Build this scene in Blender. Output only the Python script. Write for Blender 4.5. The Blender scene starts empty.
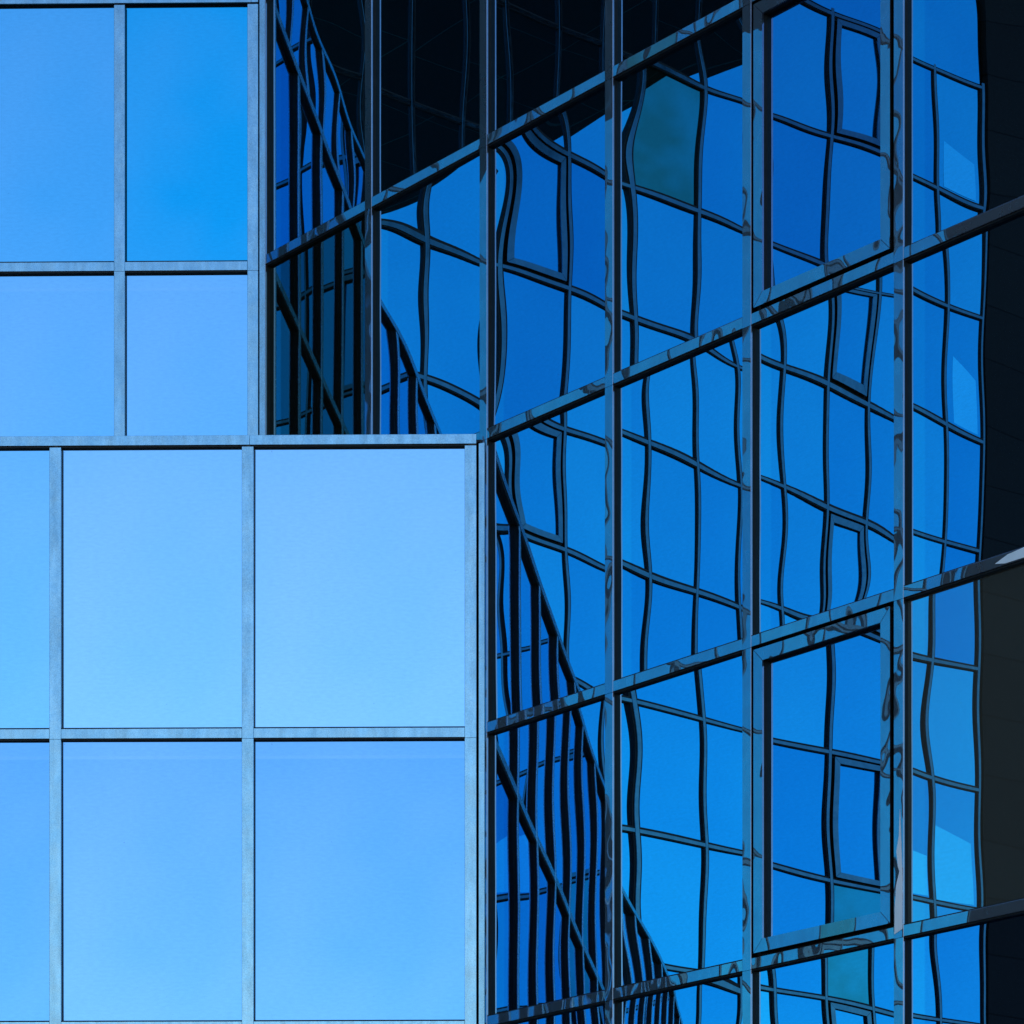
import bpy, bmesh, math, random
from mathutils import Vector, Matrix

random.seed(11)
sc = bpy.context.scene
C = sc.collection
PI = math.pi

# ---------------------------------------------------------------- camera
F_PX, CX, HOR = 3156.0, 831.0, 1613.0          # focal length, principal column, horizon row (pixels)
EYE = 1.6
cam = bpy.data.cameras.new('camera')
cam.sensor_width = 36.0
cam.sensor_fit = 'HORIZONTAL'
cam.lens = F_PX / 1024 * 36
cam.shift_x = (512 - CX) / 1024
cam.shift_y = (HOR - 512) / 1024
cam.clip_start, cam.clip_end = 0.1, 5000
co = bpy.data.objects.new('camera', cam)
C.objects.link(co)
co.location = (0, 0, EYE)
co.rotation_euler = (PI / 2, 0, 0)
sc.camera = co

# ---------------------------------------------------------------- sky, sun, exposure
SUN_EL, SUN_AZ = math.radians(52), math.radians(-12)     # azimuth from +Y (behind the building), clockwise
w = bpy.data.worlds.new('World')
sc.world = w
w.use_nodes = True
nt = w.node_tree
bg = nt.nodes['Background']
sky = nt.nodes.new('ShaderNodeTexSky')
sky.sky_type = 'NISHITA'
sky.sun_disc = False
sky.sun_elevation = SUN_EL
sky.sun_rotation = SUN_AZ
sky.air_density = 1.5
sky.dust_density = 0.0
sky.ozone_density = 8.0
nt.links.new(sky.outputs[0], bg.inputs[0])
bg.inputs[1].default_value = 0.13
sl = bpy.data.lights.new('sun', 'SUN')
sl.energy = 3.0
sl.angle = math.radians(0.53)
sl.color = (1, 0.95, 0.88)
so = bpy.data.objects.new('sun', sl)
C.objects.link(so)
sdir = Vector((math.sin(SUN_AZ) * math.cos(SUN_EL), math.cos(SUN_AZ) * math.cos(SUN_EL), math.sin(SUN_EL)))
so.rotation_euler = (-sdir).to_track_quat('-Z', 'Y').to_euler()
so.location = sdir * 80
sc.view_settings.view_transform = 'Standard'
sc.view_settings.look = 'None'
sc.view_settings.gamma = 1
sc.view_settings.use_curve_mapping = False
sc.view_settings.exposure = 1.0
sc.cycles.max_bounces = 14
sc.cycles.glossy_bounces = 10
sc.cycles.diffuse_bounces = 3
sc.cycles.sample_clamp_indirect = 6

# ---------------------------------------------------------------- materials
def mat(name):
    m = bpy.data.materials.new(name)
    m.use_nodes = True
    n = m.node_tree.nodes
    n.clear()
    out = n.new('ShaderNodeOutputMaterial')
    return m, n, m.node_tree.links, out

def ramp(n, stops):
    r = n.new('ShaderNodeValToRGB')
    e = r.color_ramp.elements
    e[0].position, e[0].color = stops[0]
    e[1].position, e[1].color = stops[1]
    for p, c in stops[2:]:
        x = e.new(p); x.color = c
    return r

def g(v):
    return (v, v, v, 1)

def glass_mat(name, tint, tint2, dirt=0.02, scale=0.9, band=False, mottle=0.16, edge=0.0):
    """Mirror-coated solar glass: a tinted reflection, coating mottle, thin dust layer and specks."""
    m, n, l, out = mat(name)
    tc = n.new('ShaderNodeTexCoord')
    no = n.new('ShaderNodeTexNoise'); no.inputs['Scale'].default_value = scale; no.inputs['Detail'].default_value = 2.0
    l.new(tc.outputs['Object'], no.inputs['Vector'])
    # object colour (red channel) holds the coating batch of each pane: 0 deep, 1 pale
    oi = n.new('ShaderNodeObjectInfo')
    osep = n.new('ShaderNodeSeparateColor'); l.new(oi.outputs['Color'], osep.inputs[0])
    nm = n.new('ShaderNodeMapRange')
    nm.inputs['From Min'].default_value = 0.3; nm.inputs['From Max'].default_value = 0.7
    nm.inputs['To Min'].default_value = -mottle; nm.inputs['To Max'].default_value = mottle
    l.new(no.outputs['Fac'], nm.inputs['Value'])
    mr = n.new('ShaderNodeMath'); mr.operation = 'ADD'; mr.use_clamp = True
    l.new(osep.outputs[0], mr.inputs[0]); l.new(nm.outputs[0], mr.inputs[1])
    mix = n.new('ShaderNodeMix'); mix.data_type = 'RGBA'
    mix.inputs['A'].default_value = (*tint, 1); mix.inputs['B'].default_value = (*tint2, 1)
    l.new(mr.outputs[0], mix.inputs['Factor'])
    fg = n.new('ShaderNodeTexNoise'); fg.inputs['Scale'].default_value = 70; fg.inputs['Detail'].default_value = 2
    fm = n.new('ShaderNodeMapping'); fm.inputs['Scale'].default_value = (0.35, 0.35, 1.0)
    l.new(tc.outputs['Object'], fm.inputs['Vector']); l.new(fm.outputs[0], fg.inputs['Vector'])
    fr = ramp(n, [(0.25, g(0.955)), (0.75, g(1.045))]); l.new(fg.outputs['Fac'], fr.inputs[0])
    fx = n.new('ShaderNodeMix'); fx.data_type = 'RGBA'; fx.blend_type = 'MULTIPLY'; fx.inputs['Factor'].default_value = 1.0
    l.new(mix.outputs['Result'], fx.inputs['A']); l.new(fr.outputs[0], fx.inputs['B'])
    col = fx.outputs['Result']
    gl = n.new('ShaderNodeBsdfGlossy'); gl.inputs['Roughness'].default_value = 0.0
    l.new(col, gl.inputs['Color'])
    # dust: fine layer plus sparse dark specks
    d = n.new('ShaderNodeBsdfDiffuse'); d.inputs['Color'].default_value = (0.15, 0.13, 0.09, 1)
    sp = n.new('ShaderNodeTexNoise'); sp.inputs['Scale'].default_value = 38; sp.inputs['Detail'].default_value = 3
    l.new(tc.outputs['Object'], sp.inputs['Vector'])
    sr = n.new('ShaderNodeMapRange'); sr.inputs['From Min'].default_value = 0.73; sr.inputs['From Max'].default_value = 0.78
    sr.inputs['To Min'].default_value = dirt; sr.inputs['To Max'].default_value = dirt + 0.5
    l.new(sp.outputs['Fac'], sr.inputs['Value'])
    fa = n.new('ShaderNodeMath'); fa.operation = 'ADD'; fa.use_clamp = True
    l.new(sr.outputs[0], fa.inputs[0]); l.new(osep.outputs[2], fa.inputs[1])  # blue channel adds each pane's painted pale veil
    fac = fa.outputs[0]
    if band:   # paler band along the head of each pane
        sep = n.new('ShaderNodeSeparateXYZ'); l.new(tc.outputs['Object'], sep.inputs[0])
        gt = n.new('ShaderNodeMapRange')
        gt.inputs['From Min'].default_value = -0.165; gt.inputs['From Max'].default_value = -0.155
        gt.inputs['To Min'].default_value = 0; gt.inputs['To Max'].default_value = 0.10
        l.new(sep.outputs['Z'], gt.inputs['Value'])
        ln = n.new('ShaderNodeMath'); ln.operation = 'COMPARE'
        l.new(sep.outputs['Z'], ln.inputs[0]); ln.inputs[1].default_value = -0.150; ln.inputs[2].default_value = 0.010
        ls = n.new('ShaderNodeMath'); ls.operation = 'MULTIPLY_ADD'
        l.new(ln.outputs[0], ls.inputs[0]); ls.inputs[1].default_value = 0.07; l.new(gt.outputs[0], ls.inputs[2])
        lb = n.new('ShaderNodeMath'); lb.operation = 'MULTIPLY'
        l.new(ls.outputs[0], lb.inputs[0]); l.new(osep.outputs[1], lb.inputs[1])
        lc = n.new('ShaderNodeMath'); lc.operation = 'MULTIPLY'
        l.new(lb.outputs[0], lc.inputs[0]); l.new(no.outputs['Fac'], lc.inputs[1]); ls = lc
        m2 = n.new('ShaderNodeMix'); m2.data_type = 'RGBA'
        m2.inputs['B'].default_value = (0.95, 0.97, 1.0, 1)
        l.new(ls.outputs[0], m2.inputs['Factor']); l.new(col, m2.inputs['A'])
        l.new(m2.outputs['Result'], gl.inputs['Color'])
    if edge:   # paler left strip, painting the mullion's reflection in the double glazing
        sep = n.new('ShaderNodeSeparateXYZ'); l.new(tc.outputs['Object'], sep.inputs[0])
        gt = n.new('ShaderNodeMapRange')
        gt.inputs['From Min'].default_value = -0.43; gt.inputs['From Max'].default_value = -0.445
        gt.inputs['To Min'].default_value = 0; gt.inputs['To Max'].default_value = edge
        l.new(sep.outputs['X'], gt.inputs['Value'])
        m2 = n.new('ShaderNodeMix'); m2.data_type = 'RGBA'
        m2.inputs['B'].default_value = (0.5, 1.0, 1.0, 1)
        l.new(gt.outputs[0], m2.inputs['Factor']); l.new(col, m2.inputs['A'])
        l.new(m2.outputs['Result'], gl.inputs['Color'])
    ms = n.new('ShaderNodeMixShader')
    l.new(fac, ms.inputs[0]); l.new(gl.outputs[0], ms.inputs[1]); l.new(d.outputs[0], ms.inputs[2])
    l.new(ms.outputs[0], out.inputs[0])
    return m

def metal_mat(name, c0, c1, rough, bump_d, bump_s, detail=1.5, haze=0.0, grain=0.12):
    m, n, l, out = mat(name)
    p = n.new('ShaderNodeBsdfPrincipled')
    p.inputs['Metallic'].default_value = 1.0
    tc = n.new('ShaderNodeTexCoord')
    oi = n.new('ShaderNodeObjectInfo')
    off = n.new('ShaderNodeVectorMath'); off.operation = 'ADD'
    sc_ = n.new('ShaderNodeVectorMath'); sc_.operation = 'SCALE'
    cmb = n.new('ShaderNodeCombineXYZ')
    for k in range(3):
        l.new(oi.outputs['Random'], cmb.inputs[k])
    l.new(cmb.outputs[0], sc_.inputs[0]); sc_.inputs['Scale'].default_value = 37.0
    l.new(tc.outputs['Object'], off.inputs[0]); l.new(sc_.outputs[0], off.inputs[1])
    mp = n.new('ShaderNodeMapping'); mp.inputs['Scale'].default_value = (1, 1, 1)
    l.new(off.outputs[0], mp.inputs['Vector'])
    st = n.new('ShaderNodeTexNoise'); st.inputs['Scale'].default_value = 9; st.inputs['Detail'].default_value = 8
    st.inputs['Roughness'].default_value = 0.75
    l.new(mp.outputs[0], st.inputs['Vector'])
    r = ramp(n, [(0.3, (*c0, 1)), (0.72, (*c1, 1))])
    l.new(st.outputs['Fac'], r.inputs[0])
    gn = n.new('ShaderNodeTexNoise'); gn.inputs['Scale'].default_value = 140; gn.inputs['Detail'].default_value = 3
    l.new(mp.outputs[0], gn.inputs['Vector'])
    sm = n.new('ShaderNodeMapping'); sm.inputs['Scale'].default_value = (22, 22, 5)
    l.new(off.outputs[0], sm.inputs['Vector'])
    sn = n.new('ShaderNodeTexNoise'); sn.inputs['Scale'].default_value = 1.0; sn.inputs['Detail'].default_value = 4
    l.new(sm.outputs[0], sn.inputs['Vector'])
    ga = n.new('ShaderNodeMath'); ga.operation = 'ADD'
    l.new(gn.outputs['Fac'], ga.inputs[0]); l.new(sn.outputs['Fac'], ga.inputs[1])
    gr_ = ramp(n, [(0.36, g(1.0 - grain)), (0.64, g(1.0 + 0.5 * grain))])
    hf = n.new('ShaderNodeMath'); hf.operation = 'MULTIPLY'; hf.inputs[1].default_value = 0.5
    l.new(ga.outputs[0], hf.inputs[0]); l.new(hf.outputs[0], gr_.inputs[0])
    gm_ = n.new('ShaderNodeMix'); gm_.data_type = 'RGBA'; gm_.blend_type = 'MULTIPLY'; gm_.inputs['Factor'].default_value = 1.0
    l.new(r.outputs[0], gm_.inputs['A']); l.new(gr_.outputs[0], gm_.inputs['B'])
    l.new(gm_.outputs['Result'], p.inputs['Base Color'])
    rr = n.new('ShaderNodeMapRange')
    rr.inputs['From Min'].default_value = 0.35; rr.inputs['From Max'].default_value = 0.75
    rr.inputs['To Min'].default_value = rough * 0.7; rr.inputs['To Max'].default_value = rough * 1.5
    l.new(st.outputs['Fac'], rr.inputs['Value']); l.new(rr.outputs[0], p.inputs['Roughness'])
    nb = n.new('ShaderNodeTexNoise'); nb.inputs['Scale'].default_value = bump_s; nb.inputs['Detail'].default_value = detail
    l.new(mp.outputs[0], nb.inputs['Vector'])
    b = n.new('ShaderNodeBump'); b.inputs['Strength'].default_value = 1.0; b.inputs['Distance'].default_value = bump_d
    l.new(nb.outputs['Fac'], b.inputs['Height']); l.new(b.outputs[0], p.inputs['Normal'])
    if haze:
        h = n.new('ShaderNodeBsdfPrincipled'); h.inputs['Metallic'].default_value = 1.0
        h.inputs['Roughness'].default_value = 0.42
        h.inputs['Base Color'].default_value = (0.46, 0.46, 0.50, 1)
        hm = n.new('ShaderNodeMixShader'); hm.inputs[0].default_value = haze
        l.new(p.outputs[0], hm.inputs[1]); l.new(h.outputs[0], hm.inputs[2]); l.new(hm.outputs[0], out.inputs[0])
    else:
        l.new(p.outputs[0], out.inputs[0])
    return m

def plain_mat(name, c0, c1, rough=0.8, scale=4.0, bump=0.0, spec=0.3):
    m, n, l, out = mat(name)
    p = n.new('ShaderNodeBsdfPrincipled')
    tc = n.new('ShaderNodeTexCoord')
    no = n.new('ShaderNodeTexNoise'); no.inputs['Scale'].default_value = scale; no.inputs['Detail'].default_value = 6
    l.new(tc.outputs['Object'], no.inputs['Vector'])
    r = ramp(n, [(0.3, (*c0, 1)), (0.7, (*c1, 1))])
    l.new(no.outputs['Fac'], r.inputs[0]); l.new(r.outputs[0], p.inputs['Base Color'])
    p.inputs['Roughness'].default_value = rough
    p.inputs['Specular IOR Level'].default_value = spec
    if bump:
        b = n.new('ShaderNodeBump'); b.inputs['Distance'].default_value = bump
        l.new(no.outputs['Fac'], b.inputs['Height']); l.new(b.outputs[0], p.inputs['Normal'])
    l.new(p.outputs[0], out.inputs[0])
    return m

def stone_mat(name, c0, c1, joint, bw, bh, axis='XZ', rough=0.45, spec=0.3):
    m, n, l, out = mat(name)
    p = n.new('ShaderNodeBsdfPrincipled')
    tc = n.new('ShaderNodeTexCoord')
    sep = n.new('ShaderNodeSeparateXYZ'); l.new(tc.outputs['Object'], sep.inputs[0])
    cmb = n.new('ShaderNodeCombineXYZ')
    l.new(sep.outputs[axis[0]], cmb.inputs[0]); l.new(sep.outputs[axis[1]], cmb.inputs[1])
    br = n.new('ShaderNodeTexBrick')
    br.offset = 0.0
    br.inputs['Scale'].default_value = 1.0
    br.inputs['Brick Width'].default_value = bw; br.inputs['Row Height'].default_value = bh
    br.inputs['Mortar Size'].default_value = 0.012; br.inputs['Mortar Smooth'].default_value = 0.1
    br.inputs['Color1'].default_value = (*c0, 1); br.inputs['Color2'].default_value = (*c1, 1)
    br.inputs['Mortar'].default_value = (*joint, 1)
    l.new(cmb.outputs[0], br.inputs['Vector'])
    no = n.new('ShaderNodeTexNoise'); no.inputs['Scale'].default_value = 30; no.inputs['Detail'].default_value = 5
    l.new(tc.outputs['Object'], no.inputs['Vector'])
    mx = n.new('ShaderNodeMix'); mx.data_type = 'RGBA'; mx.blend_type = 'MULTIPLY'; mx.inputs['Factor'].default_value = 0.6
    l.new(br.outputs['Color'], mx.inputs['A'])
    r = ramp(n, [(0.3, g(0.6)), (0.7, g(1.3))]); l.new(no.outputs['Fac'], r.inputs[0]); l.new(r.outputs[0], mx.inputs['B'])
    l.new(mx.outputs['Result'], p.inputs['Base Color'])
    p.inputs['Roughness'].default_value = rough
    p.inputs['Specular IOR Level'].default_value = spec
    b = n.new('ShaderNodeBump'); b.inputs['Distance'].default_value = 0.01; b.invert = True
    l.new(br.outputs['Fac'], b.inputs['Height']); l.new(b.outputs[0], p.inputs['Normal'])
    l.new(p.outputs[0], out.inputs[0])
    return m

M = {
    'glass_front': glass_mat('blue_mirror_glass', (0.012, 0.50, 0.79), (0.48, 0.69, 0.87), 0.02, band=True, mottle=0.09),
    'glass_front_low': glass_mat('blue_mirror_glass_lower_storey', (0.10, 0.38, 0.62), (0.34, 0.53, 0.80), 0.02, band=True),
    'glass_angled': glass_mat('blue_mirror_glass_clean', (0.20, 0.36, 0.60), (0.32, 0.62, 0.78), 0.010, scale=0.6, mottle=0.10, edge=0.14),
    'glass_far': glass_mat('blue_mirror_glass_deep', (0.012, 0.37, 0.63), (0.035, 0.54, 0.73), 0.008, scale=0.6),
    'glass_teal': glass_mat('teal_mirror_glass', (0.03, 0.26, 0.22), (0.03, 0.40, 0.44), 0.03, scale=1.3, mottle=0.55),
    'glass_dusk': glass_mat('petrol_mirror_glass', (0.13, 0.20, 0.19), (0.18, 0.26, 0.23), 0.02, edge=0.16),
    'sky_patch': glass_mat('painted_sky_glass', (0.06, 0.66, 0.84), (0.08, 0.76, 0.92), 0.01),
    'metal_front': metal_mat('weathered_anodised_aluminium', (0.29, 0.49, 0.59), (0.38, 0.57, 0.67), 0.24, 0.0004, 18, grain=0.24),
    'metal_angled': metal_mat('polished_anodised_aluminium', (0.40, 0.38, 0.43), (0.54, 0.49, 0.54), 0.006, 0.0014, 3.8, detail=0.7, haze=0.26),
    'metal_far': metal_mat('dull_anodised_aluminium', (0.06, 0.17, 0.20), (0.11, 0.24, 0.27), 0.15, 0.001, 5.0),
    'gasket': plain_mat('black_rubber', (0.008, 0.008, 0.009), (0.014, 0.014, 0.015), 0.6, 20),
    'core': plain_mat('dark_backing', (0.02, 0.02, 0.022), (0.03, 0.03, 0.033), 0.9),
    'painted_glint': plain_mat('white_glint_paint', (0.80, 0.84, 0.86), (0.90, 0.92, 0.94), 0.4, 9.0),
    'roof': plain_mat('roof_felt', (0.10, 0.10, 0.11), (0.16, 0.16, 0.16), 0.9, 3.0),
    'stone': stone_mat('dark_stone_panels', (0.011, 0.0105, 0.010), (0.017, 0.016, 0.015), (0.002, 0.002, 0.002), 1.35, 0.9, rough=0.6, spec=0.10),
    'soffit': stone_mat('black_soffit_panels', (0.014, 0.014, 0.015), (0.024, 0.023, 0.021), (0.32, 0.27, 0.20), 2.2, 2.2, 'XY'),
    'asphalt': plain_mat('plaza_asphalt', (0.035, 0.035, 0.037), (0.06, 0.06, 0.062), 0.9, 0.8, 0.004),
}

# ---------------------------------------------------------------- mesh helpers
def link(name, bm, material, parent=None, loc=(0, 0, 0), smooth=False):
    me = bpy.data.meshes.new(name)
    bm.normal_update()
    bm.to_mesh(me); bm.free()
    if smooth:
        for p in me.polygons: p.use_smooth = True
    me.materials.append(material)
    o = bpy.data.objects.new(name, me)
    C.objects.link(o)
    o.location = loc
    o.color = (0.5, 0, 0, 1)         # default coating batch, no head band, no painted veil
    if parent: o.parent = parent
    return o

def box(bm, x0, x1, y0, y1, z0, z1):
    vs = [bm.verts.new((x, y, z)) for z in (z0, z1) for y in (y0, y1) for x in (x0, x1)]
    for f in ((0, 2, 3, 1), (4, 5, 7, 6), (0, 1, 5, 4), (2, 6, 7, 3), (0, 4, 6, 2), (1, 3, 7, 5)):
        bm.faces.new([vs[i] for i in f])

def bar(bm, a, b, half, y0, y1, axis, ch=0.003, lean=0.0):
    """Cover-cap bar along axis ('x' or 'z') from a to b with chamfered front edges; front at y0 (outside)."""
    prof = [(-half, y1), (-half, y0 + ch), (-half + ch, y0), (half - ch, y0), (half, y0 + ch), (half, y1)]
    if lean:      # face turned slightly down: the upper edge stands further out
        prof = [(p, y - lean * p if y < y1 else y) for p, y in prof]
    nseg = max(1, int(abs(b - a) / 0.25))
    rings = []
    for i in range(nseg + 1):
        t = a + (b - a) * i / nseg
        rings.append([bm.verts.new((p, y, t) if axis == 'z' else (t, y, p)) for p, y in prof])
    k = len(prof)
    for r0, r1 in zip(rings, rings[1:]):
        for i in range(k):
            j = (i + 1) % k
            bm.faces.new((r0[i], r0[j], r1[j], r1[i]))
    bm.faces.new(rings[0]); bm.faces.new(list(reversed(rings[-1])))
    bmesh.ops.recalc_face_normals(bm, faces=bm.faces)

def ring(bm, x0, x1, z0, z1, t, y0, y1):
    """Rectangular ring (outer size given, thickness t inward), butt-jointed corners."""
    box(bm, x0, x0 + t, y0, y1, z0, z1)
    box(bm, x1 - t, x1, y0, y1, z0, z1)
    box(bm, x0 + t, x1 - t, y0, y1, z0, z0 + t)
    box(bm, x0 + t, x1 - t, y0, y1, z1 - t, z1)

# measured out-of-flatness of the angled wing's units: (bay, storey) -> polynomial across, cosine series up the pane, tenths of a micrometre
WARP = {
    (2, -1): [-13365,5098,2583,-419,3896,-497,412,-8151,12750,-9059,4400,-2118,14,1726,-1529,2659,-5070,-6898,772,1767,-451,-35,-40,451,246,178,10,13,-1,-1,0],
    (2, 0): [244,-39469,10351,-3200,1372,875,-282,-16027,-8437,28330,-6662,3754,-3681,1208,642,-10634,3510,-5533,1307,-527,-1021,-979,723,4803,-2729,-668,-407,-39,12,11,2],
    (3, 0): [-2681,-12049,6878,-464,2683,570,-748,2253,-4711,-502,233,108,63,2632,943,-17908,1535,7961,-1919,-1557,129,-1197,1495,3062,4556,1372,30,-21,26,1,-6],
    (3, -1): [-11233,14204,-6294,47,-2812,-1467,1094,3699,30,-11924,7712,-171,3418,-3737,-226,-3021,2510,-1799,2554,-694,829,700,-335,3954,1123,-549,-269,-125,5,-18,1],
    (3, -2): [-19448,-6152,1141,-1263,1821,457,-508,-6922,992,6610,-1265,-1242,-793,151,-170,-16165,-865,4784,625,928,361,346,-181,4757,1087,301,-235,-4,14,2,-3],
    (3, -3): [13565,3109,2127,-1240,747,-486,335,21052,-11344,-26788,2077,-1739,1642,-1513,1356,433,1360,1075,-87,25,8,-22,27,-15,-50,-13,-3,1,0,0,0],
    (4, 0): [-289,-9297,2825,-93,1052,118,118,-6911,-4618,2428,327,-89,-1198,643,618,-12908,818,2143,117,-255,292,-153,62,1126,3087,-471,-149,31,7,-2,0],
    (4, -1): [7375,20888,-9045,1146,-3219,1108,1321,-18496,-4632,42437,-18982,509,-4317,-4772,-592,-3840,-3166,928,-860,-1719,2021,-1209,-1255,-82,1674,303,111,-68,-17,-7,-5],
    (4, -2): [3350,-5196,-210,-137,122,-993,41,-5239,-2295,-2491,-124,-972,748,172,61,-12091,28,-1432,1036,-14,-260,-386,122,804,429,452,36,7,0,-5,-1],
    (4, -3): [543,-3216,904,-364,99,18,-68,-11857,5696,4568,1224,127,-765,854,-631,-3653,-6251,-109,-182,-98,123,-84,36,907,1107,124,-5,14,-7,3,-1],
    (5, 0): [18413,641,7167,-1165,-273,1012,-715,-5300,24740,37028,-4368,-318,-3433,1730,-1006,-15991,8713,2310,3367,-848,-806,258,439,-9723,-1084,-753,380,-36,10,8,-11],
    (5, -1): [-4864,2895,-3457,-444,854,1052,-225,-9520,-3553,10140,-4285,824,-1855,401,598,2778,-85,-5824,1734,331,-817,-685,140,-235,1778,87,25,3,-4,5,1],
    (5, -2): [-6501,-4478,-2880,-79,-1019,321,-10,-3568,-1637,3457,-1851,-176,-1200,-1458,173,-11735,-1166,776,1458,-2047,273,225,-275,177,-557,116,-1,26,-1,-2,3],
    (5, -3): [-1767,3151,70,-407,133,155,-266,-9812,17507,-21647,4407,6,-108,-577,701,-5115,-4790,-4755,645,68,-284,254,-148,194,153,46,-12,2,2,-2,1],
    (1, 0): [7791,-44470,12525,-1047,-2378,1306,-356,-12572,-10543,-30282,8985,6043,-1539,-1014,1311,-15141,-10671,-2547,-2855,-11,714,-486,434,2016,1278,127,-31,27,-14,4,-1],
}
WARP_TERMS = [(m, n) for m in range(4) for n in range(8) if (m, n) != (0, 0)]

def warp_at(c, u, v):
    um = (1.0, u, u * u, u ** 3)
    vn = (1.0, v, v * v) + tuple(math.cos((n - 1) * PI * (v + 1) / 2) for n in range(3, 8))
    return sum(k * um[m] * vn[n] for k, (m, n) in zip(c, WARP_TERMS)) * 1e-7

def pane_bm(wd, ht, nx, nz, pillow, wave, tilt_x, tilt_z, rnd, edge=0.0, coef=None):
    """A pane hung from its top edge (z 0 .. -ht), centred in x, slightly pillowed and roller-waved."""
    terms = []
    for q in range(4):
        kx = rnd.uniform(-0.9, 0.9); kz = rnd.uniform(0.5, 2.4) * rnd.choice((-1, 1))
        terms.append((kx * 2 * PI / wd, kz * 2 * PI / ht, rnd.uniform(0, 2 * PI), rnd.uniform(0.5, 1.0) / (0.4 + abs(kz) ** 1.1)))
    c00 = warp_at(coef, 0, 0) if coef else 0.0
    bm = bmesh.new()
    grid = []
    for j in range(nz + 1):
        row = []
        for i in range(nx + 1):
            # denser towards the edges, where real units bend most
            u = -math.cos(PI * i / nx); v = -math.cos(PI * j / nz)
            x = u * wd / 2; z = -ht / 2 + v * ht / 2
            d = (warp_at(coef, u, v) - c00) if coef else pillow * (1 - u * u) * (1 - v * v)
            d += edge * ((abs(u) ** 10) + (abs(v) ** 14))
            d += (0.12 if coef else 1.0) * wave * sum(a * math.sin(kx * x + kz * z + ph) for kx, kz, ph, a in terms)
            if not coef: d += tilt_x * x + tilt_z * (z + ht / 2)
            row.append(bm.verts.new((x, d, z)))
        grid.append(row)
    for j in range(nz):
        for i in range(nx):
            bm.faces.new((grid[j][i], grid[j][i + 1], grid[j + 1][i + 1], grid[j + 1][i]))
    return bm

def slab_pane_bm(wd, ht):
    bm = bmesh.new(); box(bm, -wd / 2, wd / 2, 0, 0.024, -ht, 0); return bm

def merge_rest(root, base, new, keep):
    """Past the first hundred, gather the remaining repeats of one part into a single part."""
    kids = [o for o in root.children if o.name.split('.')[0] == base]
    kids.sort(key=lambda o: o.location.x)
    for nm, objs in ((new, kids[keep:]), ('gaskets_beyond', [c for o in kids[keep:] for c in o.children])):
        if not objs: continue
        bm = bmesh.new(); m = objs[0].data.materials[0]; sm = objs[0].data.polygons[0].use_smooth
        for o in objs:
            off = o.location + (o.parent.location if o.parent is not root else Vector((0, 0, 0)))
            me = o.data.copy(); me.transform(Matrix.Translation(off)); bm.from_mesh(me); bpy.data.meshes.remove(me)
        col = tuple(objs[0].color)
        r = link(nm, bm, m, root, smooth=sm); r['kind'] = 'stuff'; r.color = (0.5, 0, 0, 1)
    for o in [c for o in kids[keep:] for c in o.children] + kids[keep:]:
        bpy.data.objects.remove(o)

def thing(name, label, cat, loc=(0, 0, 0), rz=0.0, group=None):
    o = bpy.data.objects.new(name, None)
    C.objects.link(o)
    o.location = loc; o.rotation_euler = (0, 0, rz)
    o['label'] = label; o['category'] = cat
    if group: o['group'] = group
    return o

# ---------------------------------------------------------------- shared dimensions
H0, HS = EYE + 7.196, 1.80          # transom level 0 (head of the low block), module height
def lev(k): return H0 + HS * k
MW, TH = 0.072, 0.060               # mullion width, transom height
CAP, GK = -0.035, -0.027            # cap front, back of cap; glass at y = 0
PSI, THETA = math.radians(0.8), math.radians(45.8)

def pix(x, Z): return (x - CX) / F_PX * Z
Z_LOW = F_PX / 163.0
P_R2 = Vector((pix(483.5, Z_LOW), Z_LOW))                       # angled wing, mullion at the low block's corner
E_R = Vector((math.cos(THETA), -math.sin(THETA)))
N_R = Vector((-math.sin(THETA), -math.cos(THETA)))
BAY_R = 1.192
P_R0 = P_R2 - E_R * BAY_R * 2
E_L = Vector((math.cos(PSI), -math.sin(PSI)))
N_L = Vector((-math.sin(PSI), -math.cos(PSI)))

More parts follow.
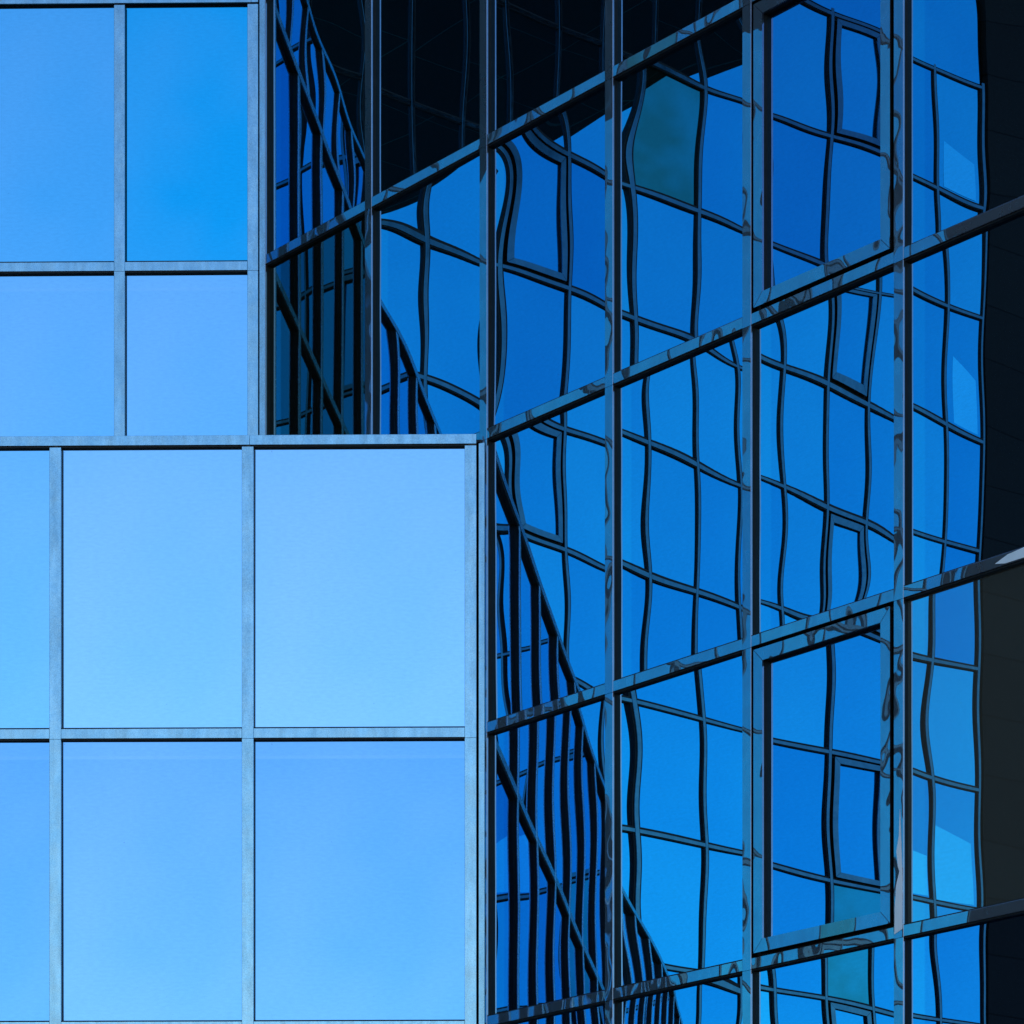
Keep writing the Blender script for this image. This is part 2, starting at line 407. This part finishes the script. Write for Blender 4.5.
def curtain(root, xs, ks, z_base, z_top, mats, rnd, fine, vents=(), teal={}, wave=(0, 0, 0, 0), mull_top=None,
            dlev=0.0, top_bar=False, skip_mull=(), extra_tilt=None,
            cap=CAP, mw=MW, wide=(), batch=None, jit=0.25, ch=0.003, bands={}, veil={}, split=True, lean=0.0, warp_from=None, th=TH):
    """Glazed grid in root's local frame: mullions at xs, transom undersides at levels ks; everything between is a pane."""
    zs = [lev(k) + dlev - EYE * 0 for k in ks]
    glass, metal = mats
    top = mull_top if mull_top is not None else z_top
    for i, x in enumerate(xs):
        if i in skip_mull: continue
        wd_ = 0.098 if i in wide else mw
        cuts = [z_base] + [z - 0.004 for z in zs if z_base + 0.2 < z < top - 0.2 and split] + [top]
        for c0, c1 in zip(cuts, cuts[1:]):        # storey-high lengths with a hairline joint at each transom
            bm = bmesh.new(); bar(bm, c0 - (c0 + c1) / 2 + 0.0012, c1 - (c0 + c1) / 2 - 0.0012, wd_ / 2, cap, GK, 'z', ch)
            link('mullion', bm, M[metal], root, (x - (wd_ - mw) / 2, 0, (c0 + c1) / 2))
    nb = len(xs) - 1
    for b in range(nb):
        xa, xb = xs[b] + mw / 2 + 0.0012, xs[b + 1] - mw / 2 - 0.0012
        for k, z in zip(ks, zs):
            if z + TH > z_top + 1e-6 and not top_bar: continue
            if top_bar and k == ks[-1]: continue
            bm = bmesh.new(); bar(bm, xa - (xa + xb) / 2, xb - (xa + xb) / 2, th / 2, cap + 0.0014, GK, 'x', ch, lean)
            link('transom', bm, M[metal], root, ((xa + xb) / 2, 0, z + th / 2))
        for q in range(len(ks) - 1):
            x0, x1 = xs[b] + 0.012, xs[b + 1] - 0.012
            z0, z1 = zs[q] + 0.02, zs[q + 1] + 0.04
            wd, ht = x1 - x0, z1 - z0
            gm = M[teal.get((b, ks[q]), teal.get(ks[q], glass))]
            bt = (batch or {}).get((b - nb, ks[q]), rnd.uniform(0.5 - jit, 0.5 + jit))
            pw, wv, tx, tz = wave
            ex = (extra_tilt or {}).get((b, ks[q]), (0, 0))
            if (b, ks[q]) in vents:
                v = vent(root, xs[b] + MW / 2, xs[b + 1] - MW / 2, zs[q] + TH, zs[q + 1], metal, gm, wave, rnd, fine, ex, bt, cap,
                         WARP.get((b + warp_from, ks[q])) if warp_from is not None else None)
                continue
            n = fine
            cf = WARP.get((b + warp_from, ks[q])) if warp_from is not None else None
            bm = pane_bm(wd, ht, n, int(n * 1.5), pw * rnd.uniform(-0.4, 1.0), wv * rnd.uniform(0.6, 1.3),
                         rnd.gauss(0, tx) + ex[0], rnd.gauss(0, tz) + ex[1], rnd, coef=cf)
            p = link('glass_pane', bm, gm, root, ((x0 + x1) / 2, 0, z1), smooth=True)
            p.color = (bt, bands.get(ks[q], 0), veil.get((b - nb, ks[q]), 0), 1)
            bm = bmesh.new()
            hx = (xs[b + 1] - xs[b]) / 2
            ring(bm, -hx + 0.014, hx - 0.014, -(z1 - zs[q] - TH + 0.012), -(0.04 - 0.012), 0.0205, GK, 0.012)
            link('gasket', bm, M['gasket'], p)

def vent(root, xa, xb, z0, z1, metal, gm, wave, rnd, fine, ex, bt, cap, cf=None):
    """Opening light: outer sash frame standing in a dark rebate, own glass and gasket."""
    v = bpy.data.objects.new('opening_window', None); C.objects.link(v); v.parent = root
    v.location = ((xa + xb) / 2, 0, z1)
    wd, ht = xb - xa, z1 - z0
    gp = 0.024
    hx = wd / 2 - gp
    fw = 0.072
    # dark rebate round the sash
    bm = bmesh.new(); ring(bm, -wd / 2, wd / 2, -ht, 0, gp + 0.004, 0.012, 0.06)
    link('rebate', bm, M['gasket'], v)
    # sash rails and stiles with mitred corners
    def sash(pts, name):
        bm = bmesh.new()
        ch = 0.0014
        (o0, o1, i1, i0) = pts
        cen = Vector(((o0[0] + o1[0] + i1[0] + i0[0]) / 4, (o0[1] + o1[1] + i1[1] + i0[1]) / 4))
        def sh(p, d):
            q = Vector(p); return q + (cen - q).normalized() * d
        fr = [bm.verts.new((p.x, cap - 0.004, p.y)) for p in (sh(q, ch * 1.3) for q in pts)]
        md = [bm.verts.new((q[0], cap - 0.001, q[1])) for q in pts]
        bk = [bm.verts.new((q[0], cap + 0.009, q[1])) for q in pts]
        bm.faces.new(fr); bm.faces.new(list(reversed(bk)))
        for A, B in ((fr, md), (md, bk)):
            for i in range(4):
                j = (i + 1) % 4
                bm.faces.new((A[i], A[j], B[j], B[i]))
        bmesh.ops.recalc_face_normals(bm, faces=bm.faces)
        link(name, bm, M[metal], v)
    L, R, T, B = -hx, hx, -gp, -ht + gp
    e = 0.0006
    sash([(L, B + e), (L, T - e), (L + fw, T - fw - e), (L + fw, B + fw + e)], 'stile')
    sash([(R, T - e), (R, B + e), (R - fw, B + fw + e), (R - fw, T - fw - e)], 'stile')
    sash([(L + e, T), (R - e, T), (R - fw - e, T - fw), (L + fw + e, T - fw)], 'rail')
    sash([(R - e, B), (L + e, B), (L + fw + e, B + fw), (R - fw - e, B + fw)], 'rail')
    pw, wv, tx, tz = wave
    x0, x1, zt, zb = L + fw - 0.02, R - fw + 0.02, T - fw + 0.02, B + fw - 0.02
    bm = pane_bm(x1 - x0, zt - zb, fine, int(fine * 1.5), pw * rnd.uniform(-0.3, 0.8), wv * rnd.uniform(0.5, 1.1),
                 rnd.gauss(0, tx) + ex[0], rnd.gauss(0, tz) + ex[1], rnd, coef=cf)
    link('glass_pane', bm, gm, v, ((x0 + x1) / 2, 0, zt), smooth=True).color = (bt, 0, 0, 1)
    bm = bmesh.new(); ring(bm, x0, x1, zb, zt, 0.0185, cap + 0.0095, 0.012)
    link('gasket', bm, M['gasket'], v)

def core(root, x0, x1, depth, z0, z1, name='inner_wall', inset=0.08, taper=None):
    """Opaque body behind the glass; taper = how far the two ends run inward at the back."""
    bm = bmesh.new()
    ta, tb = taper or (0, 0)
    pts = [(x0, inset), (x1, inset), (x1 + tb, depth), (x0 + ta, depth)]
    lo = [bm.verts.new((x, y, z0)) for x, y in pts]
    hi = [bm.verts.new((x, y, z1)) for x, y in pts]
    bm.faces.new(list(reversed(lo))); bm.faces.new(hi)
    for i in range(4):
        j = (i + 1) % 4
        bm.faces.new((lo[i], lo[j], hi[j], hi[i]))
    bmesh.ops.recalc_face_normals(bm, faces=bm.faces)
    return link(name, bm, M['core'], root)

def band_cladding(root, x0, x1, z0, z1, glass, name='lower_glazing'):
    bm = bmesh.new(); box(bm, x0, x1, 0.0, 0.03, z0, z1)
    return link(name, bm, M[glass], root)

K_TOP = 10                      # roof level of the tall wings
rnd = random.Random(5)

# ---------------------------------------------------------------- ground
bm = bmesh.new()
box(bm, -1500, 1500, -1500, 1500, -0.5, 0.0)
gr = link('ground', bm, M['asphalt'])
gr['kind'] = 'structure'

# ---------------------------------------------------------------- frontal low block (bottom left of the photo)
# local frame: x to the right along the facade, y into the building; cap front lies on the surveyed plane
def place(P, N):                 # move from cap-front line to glass line
    q = P - N * (-CAP)
    return (q.x, q.y, 0)

def coping(root, cuts, z):
    """Ledge capping in butted lengths, over the heads of the mullions."""
    for a, b in zip(cuts, cuts[1:]):
        bm = bmesh.new(); bar(bm, (a - b) / 2 + 0.0014, (b - a) / 2 - 0.0014, TH / 2, CAP, GK, 'x', 0.0015)
        link('coping', bm, M['metal_front'], root, ((a + b) / 2, 0, z + TH / 2))

WAVE_L = (0.0004, 0.00008, 0.0012, 0.0012)
low_corner = Vector((pix(470.5, Z_LOW), Z_LOW))
low = thing('low_glass_block', 'lower frontal block of pale blue mirror panes with a flat ledge on top', 'building',
            place(low_corner, N_L), -PSI)
xs = sorted([0.0, -1.371, -2.557] + [-2.557 - 1.18 * i for i in range(1, 20)])
D_LOW = -0.022
curtain(low, xs, [-3, -2, -1, 0], lev(-3) - 1.8, lev(0), ('glass_front', 'metal_front'), rnd, 6,
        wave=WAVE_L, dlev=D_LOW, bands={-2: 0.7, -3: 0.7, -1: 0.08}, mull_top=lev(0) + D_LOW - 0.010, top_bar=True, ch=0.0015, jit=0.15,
        batch={(-1, -1): 0.85, (-2, -1): 0.80, (-3, -1): 0.62, (-1, -2): 0.42, (-2, -2): 0.55, (-3, -2): 0.40, (-1, -3): 0.5, (-2, -3): 0.5, (-3, -3): 0.5},
        teal={-2: 'glass_front_low', -3: 'glass_front_low'})
coping(low, [xs[0] - 0.04] + [x - 0.02 for x in xs[2:-2:2]] + [-1.371 + 0.012, 0.036], lev(0) + D_LOW)
core(low, xs[0] - 0.03, 0.02, 2.2, 0, lev(0) - 0.03)
band_cladding(low, xs[0], 0.0, 0.15, lev(-3) - 0.02, 'glass_front')
bm = bmesh.new(); box(bm, xs[0], 0.03, GK + 0.002, 1.66, lev(0) - 0.028, lev(0) + 0.02)
link('ledge_roof', bm, M['roof'], low)

# ---------------------------------------------------------------- set-back wing (top left), again closed by a ledge at the top edge of the photo
up_P = Vector((pix(252.75, 21.06), 21.06))
up = thing('set_back_glass_wing', 'upper frontal wing of deeper blue panes set back behind the ledge', 'building',
           place(up_P, N_L), -PSI)
xs = sorted([-0.893 * i for i in range(0, 25)])
D_UP = -0.034
curtain(up, xs, [0, 1, 2], lev(0) - 0.02, lev(2), ('glass_front', 'metal_front'), rnd, 6,
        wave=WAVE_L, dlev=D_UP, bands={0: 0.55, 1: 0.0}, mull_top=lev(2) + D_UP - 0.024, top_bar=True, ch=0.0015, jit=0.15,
        batch={(-1, 1): 0.03, (-2, 1): 0.30, (-1, 0): 0.60, (-2, 0): 0.57})
coping(up, [xs[0] - 0.04] + [x - 0.02 for x in xs[2:-2:2]] + [-0.012, 0.036], lev(2) + D_UP - 0.013)
core(up, xs[0] - 0.03, 0.02, 2.2, 0, lev(2) - 0.04)
bm = bmesh.new(); box(bm, xs[0], 0.03, GK + 0.002, 1.66, lev(2) - 0.04, lev(2) + 0.01)
link('ledge_roof', bm, M['roof'], up)

# ---------------------------------------------------------------- third step of the terrace, just above the frame, seen mirrored
E2 = E_R * BAY_R * 2
top_P = up_P - E2
top = thing('top_glass_terrace', 'third set back terrace of blue glass above the top edge, mirrored in the corner pane', 'building',
            place(top_P, N_L), -PSI)
xs = sorted([-0.893 * i for i in range(0, 15)])
curtain(top, xs, [2, 3, 4, 5], lev(2) - 0.02, lev(5), ('glass_front', 'metal_front'), rnd, 5,
        wave=WAVE_L, dlev=-0.02, mull_top=lev(5) - 0.03, top_bar=True, ch=0.0015)
coping(top, [xs[0] - 0.04] + [x - 0.02 for x in xs[2:-2:3]] + [0.036], lev(5) - 0.02)
core(top, xs[0] - 0.03, 0.02, 9.0, 0, lev(5) - 0.03)
bm = bmesh.new(); box(bm, xs[0], 0.03, GK + 0.002, 9.0, lev(5) - 0.028, lev(5) + 0.02)
link('ledge_roof', bm, M['roof'], top)

# ---------------------------------------------------------------- angled wing (right)
ang = thing('angled_glass_wing', 'tall angled wing of dark blue mirror glass reflecting a warped window grid', 'building',
            place(P_R0, N_R), -THETA)
r2 = random.Random(21)
WAVE_R = (0.00036, 0.00027, 0.0005, 0.0005)
JR = dict(cap=-0.038, jit=0.35, ch=0.0014, lean=0.020)
GM_R = ('glass_angled', 'metal_angled')
curtain(ang, [-2 * BAY_R, -BAY_R, 0], [2, 3, 4, 5, 6], lev(2) - 0.02, lev(K_TOP), GM_R, r2, 12, wave=WAVE_R, skip_mull=(2,), **JR)
curtain(ang, [0, BAY_R, BAY_R * 2], [0, 1, 2, 3, 4], lev(0) - 0.02, lev(K_TOP), GM_R, r2, 48,
        wave=WAVE_R, warp_from=0, skip_mull=(2,), teal={(0, 0): 'glass_dusk'}, batch={(-1, 0): 0.6, (-1, 1): 0.45}, **JR)
xs_all = [BAY_R * i for i in range(2, 9)]
curtain(ang, xs_all, [-4, -3, -2, -1, 0, 1, 2, 3], 0.15, lev(K_TOP), GM_R, r2, 48,
        vents={(2, 0), (2, -2)}, wave=WAVE_R, warp_from=2,
        batch={(-6, 0): 0.30, (-6, -1): 0.55, (-6, -2): 0.45, (-5, 0): 0.40, (-5, -1): 0.55, (-5, -2): 0.75, (-5, -3): 0.6,
               (-4, 0): 0.0, (-4, -1): 0.55, (-4, -2): 0.28, (-4, -3): 0.5, (-3, 0): 0.38, (-3, -1): 0.42, (-3, -2): 1.0, (-3, -3): 0.05},
        veil={(-3, -2): 0.24},  # painted haze over one pane, as from a lit room behind
        **JR)
# slim posts closing the two re-entrant corners, turned half way between the facades
for P, dz0, dz1 in ((Vector((pix(481.6, Z_LOW), Z_LOW - 0.004)), 0.0, lev(0) - 0.02), (Vector((pix(262.2, 21.06), 21.05)), lev(0) + 0.05, lev(2) - 0.03)):
    q = Matrix.Rotation(THETA, 2) @ (P - Vector(place(P_R0, N_R)[:2]))
    bm = bmesh.new(); bar(bm, dz0, dz1, 0.021, 0.0, 0.03, 'z', 0.002)
    o = link('corner_post', bm, M['metal_front'], ang, (q.x, q.y, 0)); o.rotation_euler.z = THETA / 2
# added white patches that paint bright glints on the metal, pale against the blue
def painted_glint(pts, y):
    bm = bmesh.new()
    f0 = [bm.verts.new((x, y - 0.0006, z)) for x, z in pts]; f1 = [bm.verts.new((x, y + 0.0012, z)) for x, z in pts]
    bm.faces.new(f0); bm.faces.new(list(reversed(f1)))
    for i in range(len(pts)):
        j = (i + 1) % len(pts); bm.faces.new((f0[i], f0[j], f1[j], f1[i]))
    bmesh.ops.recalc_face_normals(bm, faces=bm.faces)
    link('glint_patch', bm, M['painted_glint'], ang)
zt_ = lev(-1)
painted_glint([(6.66, zt_ + 0.020), (6.73, zt_ + 0.006), (7.11, zt_ + 0.004), (7.11, zt_ + 0.057), (6.86, zt_ + 0.057), (6.75, zt_ + 0.048)], CAP - 0.0042)
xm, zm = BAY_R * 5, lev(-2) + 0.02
painted_glint([(xm - 0.030, zm), (xm + 0.030, zm + 0.02), (xm + 0.031, zm + 0.30), (xm + 0.012, zm + 0.66), (xm + 0.004, zm + 0.52),
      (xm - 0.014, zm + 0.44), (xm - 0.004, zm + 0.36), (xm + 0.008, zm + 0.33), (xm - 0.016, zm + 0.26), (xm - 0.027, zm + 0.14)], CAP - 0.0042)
core(ang, -2 * BAY_R - 0.03, xs_all[-1], 9.0, 0, lev(K_TOP), taper=(6, 0))
band_cladding(ang, BAY_R * 2, xs_all[-1], 0.15, lev(-4) + 0.02, 'glass_angled')
band_cladding(ang, -2 * BAY_R, xs_all[-1], lev(6) + 0.1, lev(K_TOP), 'glass_angled', 'upper_glazing')
bm = bmesh.new(); box(bm, 0, xs_all[-1], 0.1, 9.0, lev(K_TOP), lev(K_TOP) + 0.25)
link('roof', bm, M['roof'], ang)

# ---------------------------------------------------------------- facing wing: out of frame on the left, seen mirrored in the angled wing
PHI = math.radians(42.36)
Bo = 0.8044
def mirror(p):                    # reflect a plan point across the angled wing's glass line
    P0 = P_R0 - N_R * (-CAP)
    d = (p - P0).dot(N_R)
    return p - N_R * 2 * d
Zm = HS * F_PX / 124.6
dv = Vector((math.cos(PHI), math.sin(PHI)))
edge_v = Vector((pix(782, Zm), Zm)) + dv * 4.041
edge = mirror(edge_v)
E_O = (mirror(edge_v - dv) - edge).normalized()
N_O = Vector((E_O.y, -E_O.x))
ro = math.atan2(E_O.y, E_O.x)
fac = thing('facing_glass_wing', 'opposite wing of blue glass grid seen only mirrored in the angled panes', 'building',
            place(edge, N_O), ro)
r3 = random.Random(8)
CAP_O = -0.036
GM_O = ('glass_far', 'metal_far')
WAVE_O = (0.0003, 0.00005, 0.004, 0.004)
NB = 22
xs = [Bo * i for i in range(NB)]
curtain(fac, xs, [0, 1, 2, 3, 4, 5, 6, 7, 8, 9], lev(-1), lev(9) + TH + 0.001, GM_O, r3, 8,
        vents={(3, 8), (3, 6), (3, 4), (3, 2), (3, 0), (10, 6), (10, 4)}, teal={(7, 7): 'glass_teal', (3, 1): 'glass_teal'},
        wave=WAVE_O, dlev=-0.033, cap=CAP_O, mw=0.040, th=0.046, jit=0.5, split=False)
merge_rest(fac, 'glass_pane', 'glazing_beyond', 100)
merge_rest(fac, 'transom', 'transoms_beyond', 100)
core(fac, 0, xs[-1], 8.0, 0, lev(K_TOP), taper=(0, -5))
band_cladding(fac, 0, xs[-1], 0.15, lev(0) - 0.02, 'glass_far')
band_cladding(fac, 0, xs[-1], lev(9) + 0.05, lev(K_TOP), 'glass_far', 'upper_glazing')
# added bright panels in the end bays, painting sky seen through the corner
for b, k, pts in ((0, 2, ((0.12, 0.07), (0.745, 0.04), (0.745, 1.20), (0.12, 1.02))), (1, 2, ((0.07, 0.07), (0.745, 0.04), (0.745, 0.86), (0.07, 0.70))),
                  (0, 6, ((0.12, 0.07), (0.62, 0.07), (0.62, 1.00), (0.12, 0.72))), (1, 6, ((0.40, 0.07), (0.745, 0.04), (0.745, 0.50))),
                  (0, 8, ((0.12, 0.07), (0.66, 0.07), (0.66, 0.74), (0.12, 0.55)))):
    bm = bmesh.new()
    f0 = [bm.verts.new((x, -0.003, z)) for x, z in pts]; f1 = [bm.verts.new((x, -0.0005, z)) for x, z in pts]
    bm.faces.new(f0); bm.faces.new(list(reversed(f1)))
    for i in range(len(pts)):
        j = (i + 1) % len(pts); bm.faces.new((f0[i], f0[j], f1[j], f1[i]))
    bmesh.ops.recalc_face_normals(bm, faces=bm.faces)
    link('painted_sky_patch', bm, M['sky_patch'], fac, (Bo * b, 0, lev(k)))

# ---------------------------------------------------------------- dark stone building beyond it, with the black overhang
drk = thing('dark_stone_building', 'dark stone building with a black overhang, mirrored at the far right edge', 'building',
            place(edge, N_O), ro)
bm = bmesh.new(); box(bm, -26, -0.04, -0.06, 12, 0, 44)
link('wall', bm, M['stone'], drk)
# overhang: edge runs parallel to the angled wing, about 30 m above the eye
bm = bmesh.new(); box(bm, -4.55, 9.0, -27.0, -0.062, EYE + 29.6, 42)
link('overhang', bm, M['soffit'], drk)
